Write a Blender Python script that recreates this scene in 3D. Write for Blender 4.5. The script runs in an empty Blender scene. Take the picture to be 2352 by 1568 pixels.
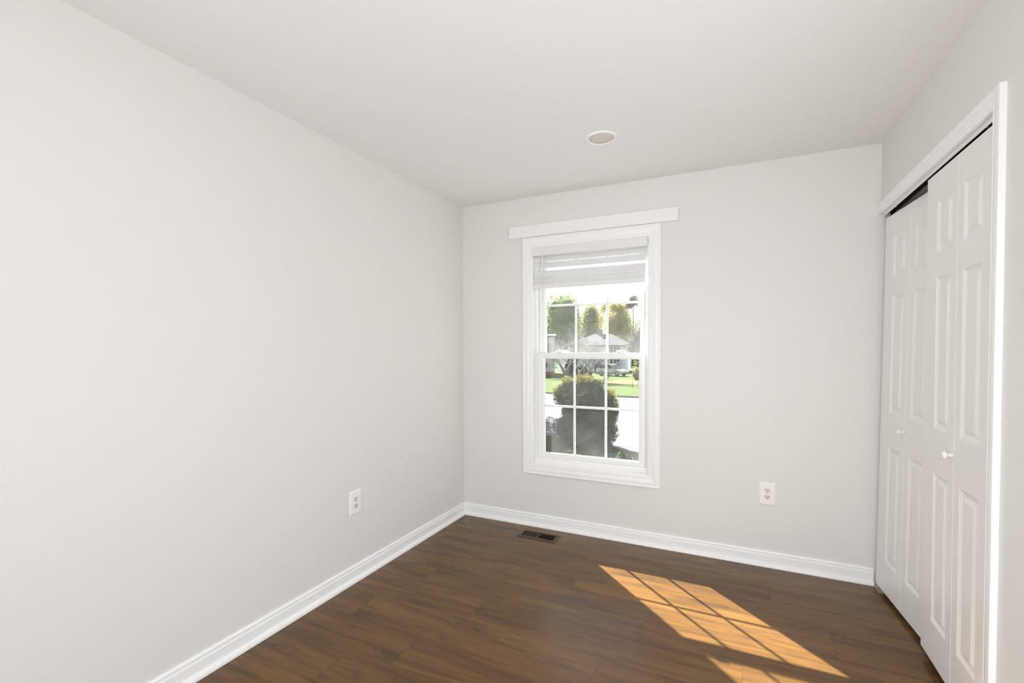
import bpy, math, random
from mathutils import Vector, Matrix

S = bpy.context.scene
COL = S.collection

# ------------------------------------------------------------------ camera, world, lights, exposure
W, D, H = 2.676, 3.196, 2.44            # room: width, back wall distance, ceiling height
def make_camera():
    yaw, pitch, roll = .4442, -.0214, -.0029
    cy, sy, cp, sp = math.cos(yaw), math.sin(yaw), math.cos(pitch), math.sin(pitch)
    r = Vector((cy, sy, 0)); f = Vector((-sy*cp, cy*cp, sp)); u = r.cross(f)
    cr, sr = math.cos(roll), math.sin(roll)
    r2 = cr*r + sr*u; u2 = -sr*r + cr*u
    cam = bpy.data.cameras.new('camera')
    cam.sensor_fit = 'HORIZONTAL'; cam.sensor_width = 36.0
    cam.lens = 1070.597/2352*36.0
    cam.shift_y = 38.886/2352
    cam.clip_start = .02; cam.clip_end = 600
    o = bpy.data.objects.new('camera', cam); COL.objects.link(o)
    m = Matrix((r2, u2, -f)).transposed().to_4x4()
    m.translation = Vector((1.9509, 0, 1.3224))
    o.matrix_world = m
    S.camera = o
make_camera()

S.view_settings.view_transform = 'Standard'
S.view_settings.look = 'None'
S.view_settings.gamma = 1.0
S.view_settings.use_curve_mapping = False
S.view_settings.exposure = 0.0
S.cycles.max_bounces = 14
S.cycles.diffuse_bounces = 8
S.cycles.transparent_max_bounces = 24
S.cycles.use_denoising = True
S.cycles.sample_clamp_indirect = 6.0

def make_world():
    w = bpy.data.worlds.new('sky'); S.world = w; w.use_nodes = True
    nt = w.node_tree; nt.nodes.clear()
    out = nt.nodes.new('ShaderNodeOutputWorld'); bg = nt.nodes.new('ShaderNodeBackground')
    sky = nt.nodes.new('ShaderNodeTexSky')
    try: sky.sky_type = 'NISHITA'
    except Exception: pass
    sky.sun_disc = False
    sky.sun_elevation = math.radians(39.7); sky.sun_rotation = math.radians(-45)
    tc = nt.nodes.new('ShaderNodeTexCoord')
    nz = nt.nodes.new('ShaderNodeTexNoise'); nz.inputs['Scale'].default_value = 5.0
    nz.inputs['Detail'].default_value = 6; nz.inputs['Roughness'].default_value = .55
    mp = nt.nodes.new('ShaderNodeMapping'); mp.inputs['Scale'].default_value = (1, 1, 2.6)
    cr = nt.nodes.new('ShaderNodeValToRGB')
    cr.color_ramp.elements[0].position = .36; cr.color_ramp.elements[0].color = (0, 0, 0, 1)
    cr.color_ramp.elements[1].position = .60; cr.color_ramp.elements[1].color = (1, 1, 1, 1)
    mul = nt.nodes.new('ShaderNodeMix'); mul.data_type = 'RGBA'; mul.blend_type = 'MULTIPLY'
    mul.inputs['Factor'].default_value = 1.0; mul.inputs[7].default_value = (.20, .20, .20, 1)
    mx = nt.nodes.new('ShaderNodeMix'); mx.data_type = 'RGBA'
    mx.inputs[7].default_value = (1.18, 1.21, 1.27, 1)
    L = nt.links.new
    L(tc.outputs['Generated'], mp.inputs[0]); L(mp.outputs[0], nz.inputs['Vector'])
    L(nz.outputs[0], cr.inputs[0]); L(cr.outputs[0], mx.inputs[0])
    L(sky.outputs[0], mul.inputs[6]); L(mul.outputs[2], mx.inputs[6])
    L(mx.outputs[2], bg.inputs[0]); bg.inputs[1].default_value = 1.0
    L(bg.outputs[0], out.inputs[0])
make_world()

def lamp(name, kind, loc, energy, color, **kw):
    l = bpy.data.lights.new(name, kind); l.energy = energy; l.color = color
    for k, v in kw.items(): setattr(l, k, v)
    o = bpy.data.objects.new(name, l); COL.objects.link(o); o.location = loc
    return o
sun = lamp('sun', 'SUN', (-20, 24, 24), 31.0, (1.0, .985, .94), angle=math.radians(.6))
sun.rotation_euler = Vector((.77, -.757, -.895)).to_track_quat('-Z', 'Y').to_euler()
# unseen fill lamps added outside the view to level the room brightness
def fill_lamp(name, loc, aim, energy, color, sx, sy):
    o = lamp(name, 'AREA', loc, energy, color, shape='RECTANGLE', size=sx, size_y=sy)
    o.rotation_euler = Vector(aim).to_track_quat('-Z', 'Y').to_euler()
fill_lamp('fill_side', (2.58, 1.15, .98), (-.97, .25, -.02), 14.6, (.955, 1.0, 1.07), .5, .9)
fill_lamp('fill_corner', (.9, -1.0, 1.3), (.85, .52, 0), 28.0, (.98, 1.0, 1.035), .5, .9)
fill_lamp('fill_rear', (1.55, -1.6, 1.5), (0, 1, 0), 17.2, (.98, 1.0, 1.035), 1.6, 1.4)
fill_lamp('fill_low', (1.6, -1.2, .25), (0, .80, .60), 10.0, (.98, 1.0, 1.035), 1.8, .4)

# ------------------------------------------------------------------ helpers
def tag(o, label=None, cat=None, group=None, kind=None):
    if label: o['label'] = label
    if cat: o['category'] = cat
    if group: o['group'] = group
    if kind: o['kind'] = kind
    return o
def empty(name, loc=(0, 0, 0), parent=None):
    o = bpy.data.objects.new(name, None); COL.objects.link(o); o.location = loc
    o.empty_display_size = .05
    if parent: o.parent = parent
    return o

class MB:
    """collects polygons; build() links them as one mesh object"""
    def __init__(s): s.v = []; s.f = []; s.sm = []
    def add(s, vs, fs, smooth=False):
        n = len(s.v); s.v += [tuple(v) for v in vs]
        s.f += [tuple(i+n for i in f) for f in fs]; s.sm += [smooth]*len(fs)
    def box(s, x0, x1, y0, y1, z0, z1, M=None):
        vs = [Vector((x, y, z)) for z in (z0, z1) for y in (y0, y1) for x in (x0, x1)]
        if M: vs = [M @ v for v in vs]
        s.add(vs, [(0, 2, 3, 1), (4, 5, 7, 6), (0, 1, 5, 4), (2, 6, 7, 3), (0, 4, 6, 2), (1, 3, 7, 5)])
        return s
    def tube(s, pts, rad, n=8, cap=True, smooth=True):
        pts = [Vector(p) for p in pts]
        if not hasattr(rad, '__len__'): rad = [rad]*len(pts)
        vs = []; fs = []
        for i, p in enumerate(pts):
            d = (pts[min(i+1, len(pts)-1)] - pts[max(i-1, 0)]).normalized()
            a = d.orthogonal().normalized() if i == 0 else (a - d*a.dot(d)).normalized()
            b = d.cross(a)
            for k in range(n):
                t = 2*math.pi*k/n
                vs.append(p + (a*math.cos(t) + b*math.sin(t))*rad[i])
        for i in range(len(pts)-1):
            for k in range(n):
                fs.append((i*n+k, i*n+(k+1) % n, (i+1)*n+(k+1) % n, (i+1)*n+k))
        if cap:
            fs.append(tuple(range(n))[::-1]); fs.append(tuple((len(pts)-1)*n+k for k in range(n)))
        s.add(vs, fs, smooth); return s
    def lathe(s, prof, M=None, n=32, smooth=True):
        """prof: (r, h) pairs about local Z"""
        vs = []; fs = []
        for r, h in prof:
            for k in range(n):
                t = 2*math.pi*k/n; v = Vector((r*math.cos(t), r*math.sin(t), h))
                vs.append(M @ v if M else v)
        for i in range(len(prof)-1):
            for k in range(n):
                fs.append((i*n+k, i*n+(k+1) % n, (i+1)*n+(k+1) % n, (i+1)*n+k))
        fs.append(tuple(range(n))[::-1]); fs.append(tuple((len(prof)-1)*n+k for k in range(n)))
        s.add(vs, fs, smooth); return s
    def prism(s, poly, a0, a1, axis):
        """poly of 2D points swept along one axis: axis 0 -> poly=(y,z); 1 -> (x,z); 2 -> (x,y)"""
        def P(p, a): return {0: (a, p[0], p[1]), 1: (p[0], a, p[1]), 2: (p[0], p[1], a)}[axis]
        n = len(poly)
        s.add([P(p, a0) for p in poly] + [P(p, a1) for p in poly],
              [tuple(range(n))[::-1], tuple(range(n, 2*n))] + [(i, (i+1) % n, n+(i+1) % n, n+i) for i in range(n)])
        return s
    def loops(s, loops, close=False, smooth=False):
        """successive loops of equal count bridged by quads"""
        n = len(loops[0]); vs = [v for l in loops for v in l]; fs = []
        m = len(loops)
        for i in range(m if close else m-1):
            j = (i+1) % m
            for k in range(n):
                fs.append((i*n+k, i*n+(k+1) % n, j*n+(k+1) % n, j*n+k))
        s.add(vs, fs, smooth); return s
    def build(s, name, mat, parent=None, bevel=0, seg=2, flip=False):
        me = bpy.data.meshes.new(name); me.from_pydata(s.v, [], s.f)
        for p, sm in zip(me.polygons, s.sm): p.use_smooth = sm
        import bmesh
        bm = bmesh.new(); bm.from_mesh(me); bmesh.ops.recalc_face_normals(bm, faces=bm.faces); bm.to_mesh(me); bm.free()
        me.materials.append(mat)
        o = bpy.data.objects.new(name, me); COL.objects.link(o)
        if parent: o.parent = parent
        if bevel:
            b = o.modifiers.new('bevel', 'BEVEL'); b.width = bevel; b.segments = seg; b.limit_method = 'ANGLE'
            b.angle_limit = math.radians(40)
        return o
def B(*a): return MB().box(*a)

# ------------------------------------------------------------------ materials
def mat(name, color, rough=.5, spec=.5, metal=0, noise=None, bump=None, coat=0):
    m = bpy.data.materials.new(name); m.use_nodes = True; nt = m.node_tree
    p = nt.nodes['Principled BSDF']
    p.inputs['Base Color'].default_value = (*color, 1); p.inputs['Roughness'].default_value = rough
    p.inputs['Specular IOR Level'].default_value = spec; p.inputs['Metallic'].default_value = metal
    p.inputs['Coat Weight'].default_value = coat
    if noise or bump:
        tc = nt.nodes.new('ShaderNodeTexCoord')
    if noise:                                   # (scale, colour2)
        nz = nt.nodes.new('ShaderNodeTexNoise'); nz.inputs['Scale'].default_value = noise[0]; nz.inputs['Detail'].default_value = 5
        mx = nt.nodes.new('ShaderNodeMix'); mx.data_type = 'RGBA'
        mx.inputs[6].default_value = (*color, 1); mx.inputs[7].default_value = (*noise[1], 1)
        nt.links.new(tc.outputs['Object'], nz.inputs['Vector'])
        cr = nt.nodes.new('ShaderNodeValToRGB'); cr.color_ramp.elements[0].position = .35; cr.color_ramp.elements[1].position = .65
        nt.links.new(nz.outputs[0], cr.inputs[0]); nt.links.new(cr.outputs[0], mx.inputs[0])
        nt.links.new(mx.outputs[2], p.inputs['Base Color'])
    if bump:                                    # (scale, strength)
        nb = nt.nodes.new('ShaderNodeTexNoise'); nb.inputs['Scale'].default_value = bump[0]; nb.inputs['Detail'].default_value = 3
        bp = nt.nodes.new('ShaderNodeBump'); bp.inputs['Strength'].default_value = bump[1]; bp.inputs['Distance'].default_value = .002
        nt.links.new(tc.outputs['Object'], nb.inputs['Vector']); nt.links.new(nb.outputs[0], bp.inputs['Height'])
        nt.links.new(bp.outputs[0], p.inputs['Normal'])
    return m
M_wall = mat('wall_paint', (.775, .769, .748), .55, .3, bump=(220, .05))
M_ceil = mat('ceiling_paint', (.86, .853, .842), .9, .1, bump=(160, .04))
M_trim = mat('trim_paint', (.905, .91, .912), .32, .5)
M_door = mat('door_paint', (.855, .852, .842), .38, .5, bump=(90, .03))
M_vinyl = mat('white_vinyl', (.905, .91, .91), .3, .5)
M_board = mat('board_paint', (.895, .895, .89), .45, .4, noise=(14, (.88, .88, .872)))
M_slat = mat('blind_slat', (.80, .80, .80), .4, .4)
M_plate = mat('plate_plastic', (.905, .90, .898), .3, .5)
M_ivory = mat('ivory_plastic', (.77, .745, .66), .35, .5)
M_closet = mat('closet_shade', (.16, .15, .14), .8, .2)  # closet shade put into the wall colour so the door gap goes black
M_dark = mat('slot_and_gap_black', (.02, .017, .014), .6, .2)
M_vent = mat('vent_metal', (.088, .054, .040), .45, .35, noise=(60, (.075, .046, .034)))
M_ventin = mat('duct_shade', (.008, .006, .005), .8, .1)
M_lens = mat('fixture_lens', (.70, .655, .60), .6, .3)
M_fill = mat('filler_spot', (.76, .75, .73), .7, .3)
M_steel = mat('bracket_steel', (.62, .58, .50), .35, .5, metal=.7)
M_cord = mat('blind_cord', (.86, .86, .85), .6, .3)
M_concrete = mat('concrete', (.178, .177, .174), .9, .2, noise=(.6, (.158, .157, .154)))
M_walk = mat('sidewalk_concrete', (.25, .24, .215), .9, .2, noise=(2, (.22, .21, .19)))
M_asphalt = mat('asphalt', (.105, .108, .118), .9, .2, noise=(5, (.085, .087, .096)))
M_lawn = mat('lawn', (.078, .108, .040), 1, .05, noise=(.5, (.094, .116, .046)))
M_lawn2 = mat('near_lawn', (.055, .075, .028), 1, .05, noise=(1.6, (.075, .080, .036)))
M_strip = mat('dry_grass', (.165, .140, .075), 1, .05, noise=(1.2, (.135, .145, .060)))
M_mulch = mat('mulch', (.065, .043, .028), 1, .05, noise=(9, (.105, .080, .048)))
M_curb = mat('curb', (.08, .078, .07), .9, .1)  # shade of the curb's side put into its colour
M_siding = mat('white_siding', (.66, .68, .74), .6, .3)
M_brick = mat('brick', (.34, .17, .115), .9, .2, noise=(4, (.42, .24, .17)))
M_roof = mat('roof_shingle', (.078, .080, .088), .9, .2, noise=(3, (.10, .10, .108)))
M_chimney = mat('chimney_brick', (.17, .135, .12), .9, .2, noise=(5, (.22, .18, .16)))
M_win = mat('house_glass', (.06, .075, .085), .1, .6)
M_wtrim = mat('house_trim', (.62, .62, .62), .5, .4)
M_car = mat('car_paint', (.52, .57, .62), .3, .6, coat=.5)
M_carlow = mat('car_trim', (.11, .115, .12), .5, .4)
M_tyre = mat('tyre', (.025, .025, .027), .8, .2)
M_rim = mat('wheel_rim', (.50, .50, .52), .35, .5, metal=.6)
M_light = mat('headlight', (.75, .77, .78), .15, .6)
M_bark = mat('bark', (.16, .13, .11), .9, .2, noise=(8, (.23, .19, .16)))
M_twig = mat('twig', (.27, .255, .235), .9, .2, noise=(2, (.20, .19, .175)))
M_red = mat('red_flower', (.55, .08, .07), .7, .2)

def leaf_mat(name, a, b, trans=.35):
    m = bpy.data.materials.new(name); m.use_nodes = True; nt = m.node_tree; nt.nodes.clear()
    out = nt.nodes.new('ShaderNodeOutputMaterial'); at = nt.nodes.new('ShaderNodeAttribute'); at.attribute_name = 'leaf'
    mx = nt.nodes.new('ShaderNodeMix'); mx.data_type = 'RGBA'; mx.inputs[6].default_value = (*a, 1); mx.inputs[7].default_value = (*b, 1)
    df = nt.nodes.new('ShaderNodeBsdfDiffuse'); tr = nt.nodes.new('ShaderNodeBsdfTranslucent'); ms = nt.nodes.new('ShaderNodeMixShader')
    ms.inputs[0].default_value = trans
    L = nt.links.new
    L(at.outputs['Fac'], mx.inputs[0]); L(mx.outputs[2], df.inputs[0]); L(mx.outputs[2], tr.inputs[0])
    L(df.outputs[0], ms.inputs[1]); L(tr.outputs[0], ms.inputs[2]); L(ms.outputs[0], out.inputs[0])
    return m

def glass_mat(name, haze):
    m = bpy.data.materials.new(name); m.use_nodes = True; nt = m.node_tree; nt.nodes.clear()
    out = nt.nodes.new('ShaderNodeOutputMaterial'); L = nt.links.new
    tr = nt.nodes.new('ShaderNodeBsdfTransparent'); tr.inputs[0].default_value = (.985, .99, .985, 1)
    gl = nt.nodes.new('ShaderNodeBsdfGlossy'); gl.inputs['Roughness'].default_value = .0
    fr = nt.nodes.new('ShaderNodeFresnel'); fr.inputs[0].default_value = 1.45
    ge = nt.nodes.new('ShaderNodeNewGeometry'); iv = nt.nodes.new('ShaderNodeMath'); iv.operation = 'SUBTRACT'; iv.inputs[0].default_value = 1
    fm = nt.nodes.new('ShaderNodeMath'); fm.operation = 'MULTIPLY'      # reflect on the outer face of each pane only
    L(ge.outputs['Backfacing'], iv.inputs[1]); L(iv.outputs[0], fm.inputs[0]); L(fr.outputs[0], fm.inputs[1])
    m1 = nt.nodes.new('ShaderNodeMixShader'); L(fm.outputs[0], m1.inputs[0]); L(tr.outputs[0], m1.inputs[1]); L(gl.outputs[0], m1.inputs[2])
    # veiling haze over the view, put into the pane material
    tl = nt.nodes.new('ShaderNodeBsdfTranslucent'); tl.inputs[0].default_value = (.9, .9, .88, 1)
    df = nt.nodes.new('ShaderNodeBsdfDiffuse'); df.inputs[0].default_value = (.8, .8, .78, 1)
    md = nt.nodes.new('ShaderNodeMixShader'); md.inputs[0].default_value = .35
    L(tl.outputs[0], md.inputs[1]); L(df.outputs[0], md.inputs[2])
    tc = nt.nodes.new('ShaderNodeTexCoord'); nz = nt.nodes.new('ShaderNodeTexNoise'); nz.inputs['Scale'].default_value = 7; nz.inputs['Detail'].default_value = 4
    L(tc.outputs['Object'], nz.inputs['Vector'])
    mr = nt.nodes.new('ShaderNodeMapRange'); mr.inputs[1].default_value = .3; mr.inputs[2].default_value = .75
    mr.inputs[3].default_value = .0045*haze; mr.inputs[4].default_value = .012*haze
    L(nz.outputs[0], mr.inputs[0])
    sz = nt.nodes.new('ShaderNodeSeparateXYZ'); L(tc.outputs['Generated'], sz.inputs[0])
    ft = nt.nodes.new('ShaderNodeMapRange'); ft.inputs[1].default_value = 0; ft.inputs[2].default_value = .32
    ft.inputs[3].default_value = 1.9; ft.inputs[4].default_value = 1.0; L(sz.outputs[2], ft.inputs[0])  # painted haze thickens towards the pane foot like a rising glow
    fq = nt.nodes.new('ShaderNodeMath'); fq.operation = 'MULTIPLY'; L(mr.outputs[0], fq.inputs[0]); L(ft.outputs[0], fq.inputs[1])
    m2 = nt.nodes.new('ShaderNodeMixShader'); L(fq.outputs[0], m2.inputs[0]); L(m1.outputs[0], m2.inputs[1]); L(md.outputs[0], m2.inputs[2])
    L(m2.outputs[0], out.inputs[0])
    return m
M_glass = glass_mat('window_glass', .85); M_glass_up = glass_mat('hazy_window_glass', 1.6)  # upper sash gets the stronger painted haze

PW, PL = .207, 1.21                      # floor plank width and length
def floor_mat():
    m = bpy.data.materials.new('oak_laminate'); m.use_nodes = True; nt = m.node_tree; L = nt.links.new
    p = nt.nodes['Principled BSDF']
    uv = nt.nodes.new('ShaderNodeUVMap'); uv.uv_map = 'UVMap'
    at = nt.nodes.new('ShaderNodeAttribute'); at.attribute_name = 'plank'
    sc = nt.nodes.new('ShaderNodeVectorMath'); sc.operation = 'SCALE'; sc.inputs['Scale'].default_value = 37.0
    L(at.outputs['Color'], sc.inputs[0])
    def coords(sx, sy):
        mp = nt.nodes.new('ShaderNodeMapping'); mp.inputs['Scale'].default_value = (sx, sy, 1)
        L(uv.outputs[0], mp.inputs[0])
        ad = nt.nodes.new('ShaderNodeVectorMath'); ad.operation = 'ADD'
        L(mp.outputs[0], ad.inputs[0]); L(sc.outputs[0], ad.inputs[1]); return ad.outputs[0]
    def noise(sx, sy, detail=4, dist=0, rough=.5):
        n = nt.nodes.new('ShaderNodeTexNoise'); n.inputs['Scale'].default_value = 1; n.inputs['Detail'].default_value = detail
        n.inputs['Distortion'].default_value = dist; n.inputs['Roughness'].default_value = rough
        L(coords(sx, sy), n.inputs['Vector']); return n.outputs[0]
    def ramp(v, stops):
        r = nt.nodes.new('ShaderNodeValToRGB'); e = r.color_ramp.elements
        while len(e) < len(stops): e.new(.5)
        for i, (pos, c) in enumerate(stops):
            e[i].position = pos; e[i].color = (*c, 1) if hasattr(c, '__len__') else (c, c, c, 1)
        L(v, r.inputs[0]); return r.outputs[0]
    def mix(f, a, b, mode='MIX'):
        x = nt.nodes.new('ShaderNodeMix'); x.data_type = 'RGBA'; x.blend_type = mode
        if hasattr(f, 'node'): L(f, x.inputs[0])
        else: x.inputs[0].default_value = f
        for k, s in ((6, a), (7, b)):
            if hasattr(s, 'node'): L(s, x.inputs[k])
            else: x.inputs[k].default_value = (*s, 1)
        return x.outputs[2]
    base = mix(ramp(noise(1.0, 6, 5, .8), [(.3, 0.), (.7, 1.)]), (.122, .058, .016), (.196, .100, .029))
    # dark smoky streaks that follow the grain
    base = mix(ramp(noise(1.0, 11, 6, 1.8, .62), [(.49, 0.), (.66, .58)]), base, (.044, .025, .013))
    base = mix(ramp(noise(2.6, 30, 5, 1.2, .6), [(.52, 0.), (.68, .38)]), base, (.050, .028, .014))
    # knots with rings drawn out along the plank
    wob = nt.nodes.new('ShaderNodeTexNoise'); wob.inputs['Scale'].default_value = 2.2; wob.inputs['Detail'].default_value = 4
    L(coords(1.6, 7.5), wob.inputs['Vector'])
    wv = nt.nodes.new('ShaderNodeVectorMath'); wv.operation = 'SCALE'; wv.inputs['Scale'].default_value = .55; L(wob.outputs[1], wv.inputs[0])
    wa = nt.nodes.new('ShaderNodeVectorMath'); wa.operation = 'ADD'; L(coords(1.6, 7.5), wa.inputs[0]); L(wv.outputs[0], wa.inputs[1])
    vo = nt.nodes.new('ShaderNodeTexVoronoi'); vo.voronoi_dimensions = '2D'; vo.inputs['Scale'].default_value = 1.0; L(wa.outputs[0], vo.inputs['Vector'])
    def mth(op, a, b):
        n = nt.nodes.new('ShaderNodeMath'); n.operation = op
        for k, q in ((0, a), (1, b)):
            if hasattr(q, 'node'): L(q, n.inputs[k])
            else: n.inputs[k].default_value = q
        return n.outputs[0]
    sc_ = nt.nodes.new('ShaderNodeSeparateColor'); L(vo.outputs['Color'], sc_.inputs[0])
    some = mth('GREATER_THAN', sc_.outputs[0], .42)
    rings = mth('MULTIPLY_ADD', mth('SINE', mth('MULTIPLY', vo.outputs['Distance'], 62.0), 0.0), .5); rings.node.inputs[2].default_value = .5
    near = ramp(vo.outputs['Distance'], [(.02, 1.), (.36, 0.)])
    core = ramp(vo.outputs['Distance'], [(.02, .75), (.11, 0.)])
    kn = mth('MULTIPLY', some, mth('MAXIMUM', core, mth('MULTIPLY', near, mth('MULTIPLY_ADD', rings, .55))))
    kn.node.inputs[1].links[0].from_node.inputs[1].links[0].from_node.inputs[1].links[0].from_node.inputs[2].default_value = .14
    base = mix(kn, base, (.045, .027, .015))
    base = mix(ramp(noise(5, 130, 3), [(.42, .30), (.62, 0.)]), base, (.075, .041, .019))
    var = nt.nodes.new('ShaderNodeMapRange'); var.inputs[3].default_value = .86; var.inputs[4].default_value = 1.14
    L(at.outputs['Fac'], var.inputs[0])
    vm = nt.nodes.new('ShaderNodeVectorMath'); vm.operation = 'SCALE'; L(base, vm.inputs[0]); L(var.outputs[0], vm.inputs['Scale'])
    # seams between planks
    sp = nt.nodes.new('ShaderNodeSeparateXYZ'); L(uv.outputs[0], sp.inputs[0])
    d = mth('MINIMUM', mth('MINIMUM', sp.outputs[0], mth('SUBTRACT', PL, sp.outputs[0])), mth('MINIMUM', sp.outputs[1], mth('SUBTRACT', PW, sp.outputs[1])))
    seam = mth('LESS_THAN', d, .0011)
    col = mix(mth('MULTIPLY', seam, .55), vm.outputs[0], (.045, .027, .016))
    L(col, p.inputs['Base Color'])
    L(ramp(noise(4, 60, 3), [(.3, .19), (.7, .25)]), p.inputs['Roughness'])
    p.inputs['Specular IOR Level'].default_value = .33
    bp = nt.nodes.new('ShaderNodeBump'); bp.inputs['Strength'].default_value = .08; bp.inputs['Distance'].default_value = .001
    L(noise(6, 150, 3), bp.inputs['Height']); L(bp.outputs[0], p.inputs['Normal'])
    return m

# ------------------------------------------------------------------ room shell
CL = W + .70                                # closet depth behind the right wall
def make_floor():
    random.seed(4)
    offs = {0: .36, 1: 1.15, 2: .10, 3: .927, 4: .647, 5: .2, -1: .78, -2: .235, -3: .66, -4: .435, -5: 1.0, -6: .15}
    vs, fs, uvs, at = [], [], [], []
    y = 2.14 - 22*PW
    for k in range(-22, 6):
        y0 = 2.14 + k*PW; y1 = y0 + PW
        yt = min(y1, D+.0)
        o = offs.get(k, random.random()*PL)
        x = o - PL*math.ceil(o/PL + .01)
        while x < CL:
            x0, x1 = max(x, -.02), min(x+PL, CL)
            if x1 > x0 + .001:
                n = len(vs); vs += [(x0, y0, 0), (x1, y0, 0), (x1, yt, 0), (x0, yt, 0)]
                fs.append((n, n+1, n+2, n+3))
                uvs += [(x0-x, 0), (x1-x, 0), (x1-x, yt-y0), (x0-x, yt-y0)]
                at.append((random.random(), random.random(), random.random(), 1))
            x += PL
    me = bpy.data.meshes.new('floor'); me.from_pydata(vs, [], fs)
    ul = me.uv_layers.new(name='UVMap')
    for i, c in enumerate(uvs): ul.data[i].uv = c
    a = me.attributes.new('plank', 'FLOAT_COLOR', 'FACE')
    for i, c in enumerate(at): a.data[i].color = c
    me.materials.append(floor_mat())
    o = bpy.data.objects.new('floor', me); COL.objects.link(o)
    tag(o, 'dark brown wood laminate plank floor with a patch of sunlight', 'floor', kind='structure')
make_floor()

YR = -1.7                                   # wall behind the camera
T = .155
tag(B(-T, CL+T, YR-.1, D+T, H, H+.1).build('ceiling', M_ceil), 'smooth off-white ceiling with one round fixture', 'ceiling', kind='structure')
tag(B(-T, 0, YR-.1, D+T, -.02, H).build('wall_left', M_wall), 'long blank off-white wall on the left with one outlet', 'wall', kind='structure')
# back wall with the window hole
HX0, HX1, HZ0, HZ1 = .595, 1.445, .458, 2.075
wb = MB()
wb.box(0, HX0, D, D+T, -.02, H); wb.box(HX1, CL+T, D, D+T, -.02, H)
wb.box(HX0, HX1, D, D+T, -.02, HZ0); wb.box(HX0, HX1, D, D+T, HZ1, H)
tag(wb.build('wall_back', M_wall), 'beige far wall around the window, one outlet low on the right', 'wall', kind='structure')
# right wall with the closet opening, closet box behind it
OY, OZ = 1.930, 2.062
wr = MB()
wr.box(W, W+.115, YR-.1, OY, -.02, H); wr.box(W, W+.115, OY, D, OZ, H)
tag(wr.build('wall_right', M_wall), 'right wall above and beside the closet opening', 'wall', kind='structure')
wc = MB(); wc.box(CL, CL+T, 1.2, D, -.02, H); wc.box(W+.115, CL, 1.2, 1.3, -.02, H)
tag(wc.build('wall_closet', M_closet), 'wall inside the closet, coloured dark for the shade seen through the gap above the doors', 'wall', kind='structure')
tag(B(-T, W+.115, YR-.1, YR, -.02, H).build('wall_rear', M_wall), 'wall behind the camera, seen only as a reflection', 'wall', kind='structure')

# baseboards: profile (distance from wall, height), with a shoe moulding
BP = [(0, 0), (.031, 0), (.031, .006), (.029, .013), (.024, .019), (.017, .022), (.0145, .024), (.0135, .066), (.0105, .070), (.0095, .078), (.0115, .0815), (.009, .087), (.004, .0905), (0, .0905)]
tag(MB().prism([(a, z) for a, z in BP], YR, D, 1).build('baseboard_left', M_trim), 'white moulded baseboard along the left wall', 'baseboard', kind='structure')
tag(MB().prism([(D-a, z) for a, z in BP], 0, 2.662, 0).build('baseboard_back', M_trim), 'white moulded baseboard along the window wall', 'baseboard', kind='structure')
tag(MB().prism([(W-a, z) for a, z in BP], YR, 1.888, 1).build('baseboard_right', M_trim), 'white baseboard on the right wall beside the closet casing', 'baseboard', kind='structure')
tag(MB().prism([(YR+a, z) for a, z in BP], 0, W, 0).build('baseboard_rear', M_trim), 'white baseboard on the wall behind the camera', 'baseboard', kind='structure')

# closet casing (mitred leg and head), jamb
CP = [(0, 0), (0, .0165), (.003, .0175), (.012, .0175), (.016, .016), (.020, .0165), (.034, .0150), (.044, .012), (.047, .0135), (.052, .012), (.0575, .0105), (.0575, 0)]
CY, CZ = 1.889, 2.108                       # outer edges of the closet casing
cs = MB()
l0 = [(W-p, CY+a, 0) for a, p in CP]; l1 = [(W-p, CY+a, CZ-a) for a, p in CP]; l2 = [(W-p, D-.001, CZ-a) for a, p in CP]
cs.loops([l0, l1, l2]); n = len(CP)
cs.add(l0, [tuple(range(n))]); cs.add(l2, [tuple(range(n))])
tag(cs.build('trim_1', M_trim), 'white moulded casing framing the closet opening', 'door casing', kind='structure')
jb = MB(); jb.box(W-.001, W+.116, OY, 1.950, 0, OZ); jb.box(W-.001, W+.116, 1.950, D, 2.0555, OZ)
tag(jb.build('trim_2', M_trim), 'white jamb lining the closet opening', 'door jamb', kind='structure')

# ------------------------------------------------------------------ window
win = tag(empty('window_1', (1.02, D, .39)), 'white double-hung window with grilles, trees and a street outside', 'window', kind='structure')
def wpart(mb, name, m, parent=None, **k):
    o = mb.build(name, m, None, **k)
    o.parent = parent or win
    o.matrix_parent_inverse = Matrix.Translation((-1.02, -D, -.39)) if (parent is None or parent is win) else Matrix.Identity(4)
    return o
def rect(x0, x1, z0, z1, y): return [(x0, y, z0), (x1, y, z0), (x1, y, z1), (x0, y, z1)]
def frame(mb, x0, x1, z0, z1, prof):
    """picture frame: prof = (inset from the outer edge, y)"""
    mb.loops([rect(x0+a, x1-a, z0+a, z1-a, y) for a, y in prof], close=True); return mb
WC = [(0, D), (0, D-.016), (.003, D-.018), (.010, D-.018), (.014, D-.0155), (.019, D-.0155), (.030, D-.0165), (.044, D-.015), (.054, D-.012), (.058, D-.0135), (.063, D-.0115), (.068, D-.0125), (.074, D-.0105), (.082, D-.0095), (.082, D)]
wpart(frame(MB(), .526, 1.517, .390, 2.141, WC), 'window_casing', M_trim)
# jamb liner and vinyl frame steps
JX0, JX1, JZ0, JZ1 = .605, 1.438, .470, 2.062
wpart(frame(MB(), HX0, HX1, HZ0, HZ1, [(0, D-.004), (.0105, D-.004), (.0105, D+.030), (.0135, D+.030), (.0135, D+.034), (.0155, D+.034), (.0155, D+.026), (.021, D+.026), (.021, D+.032), (.0305, D+.032), (.0305, D+.150), (0, D+.150)]), 'window_frame', M_vinyl)
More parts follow.
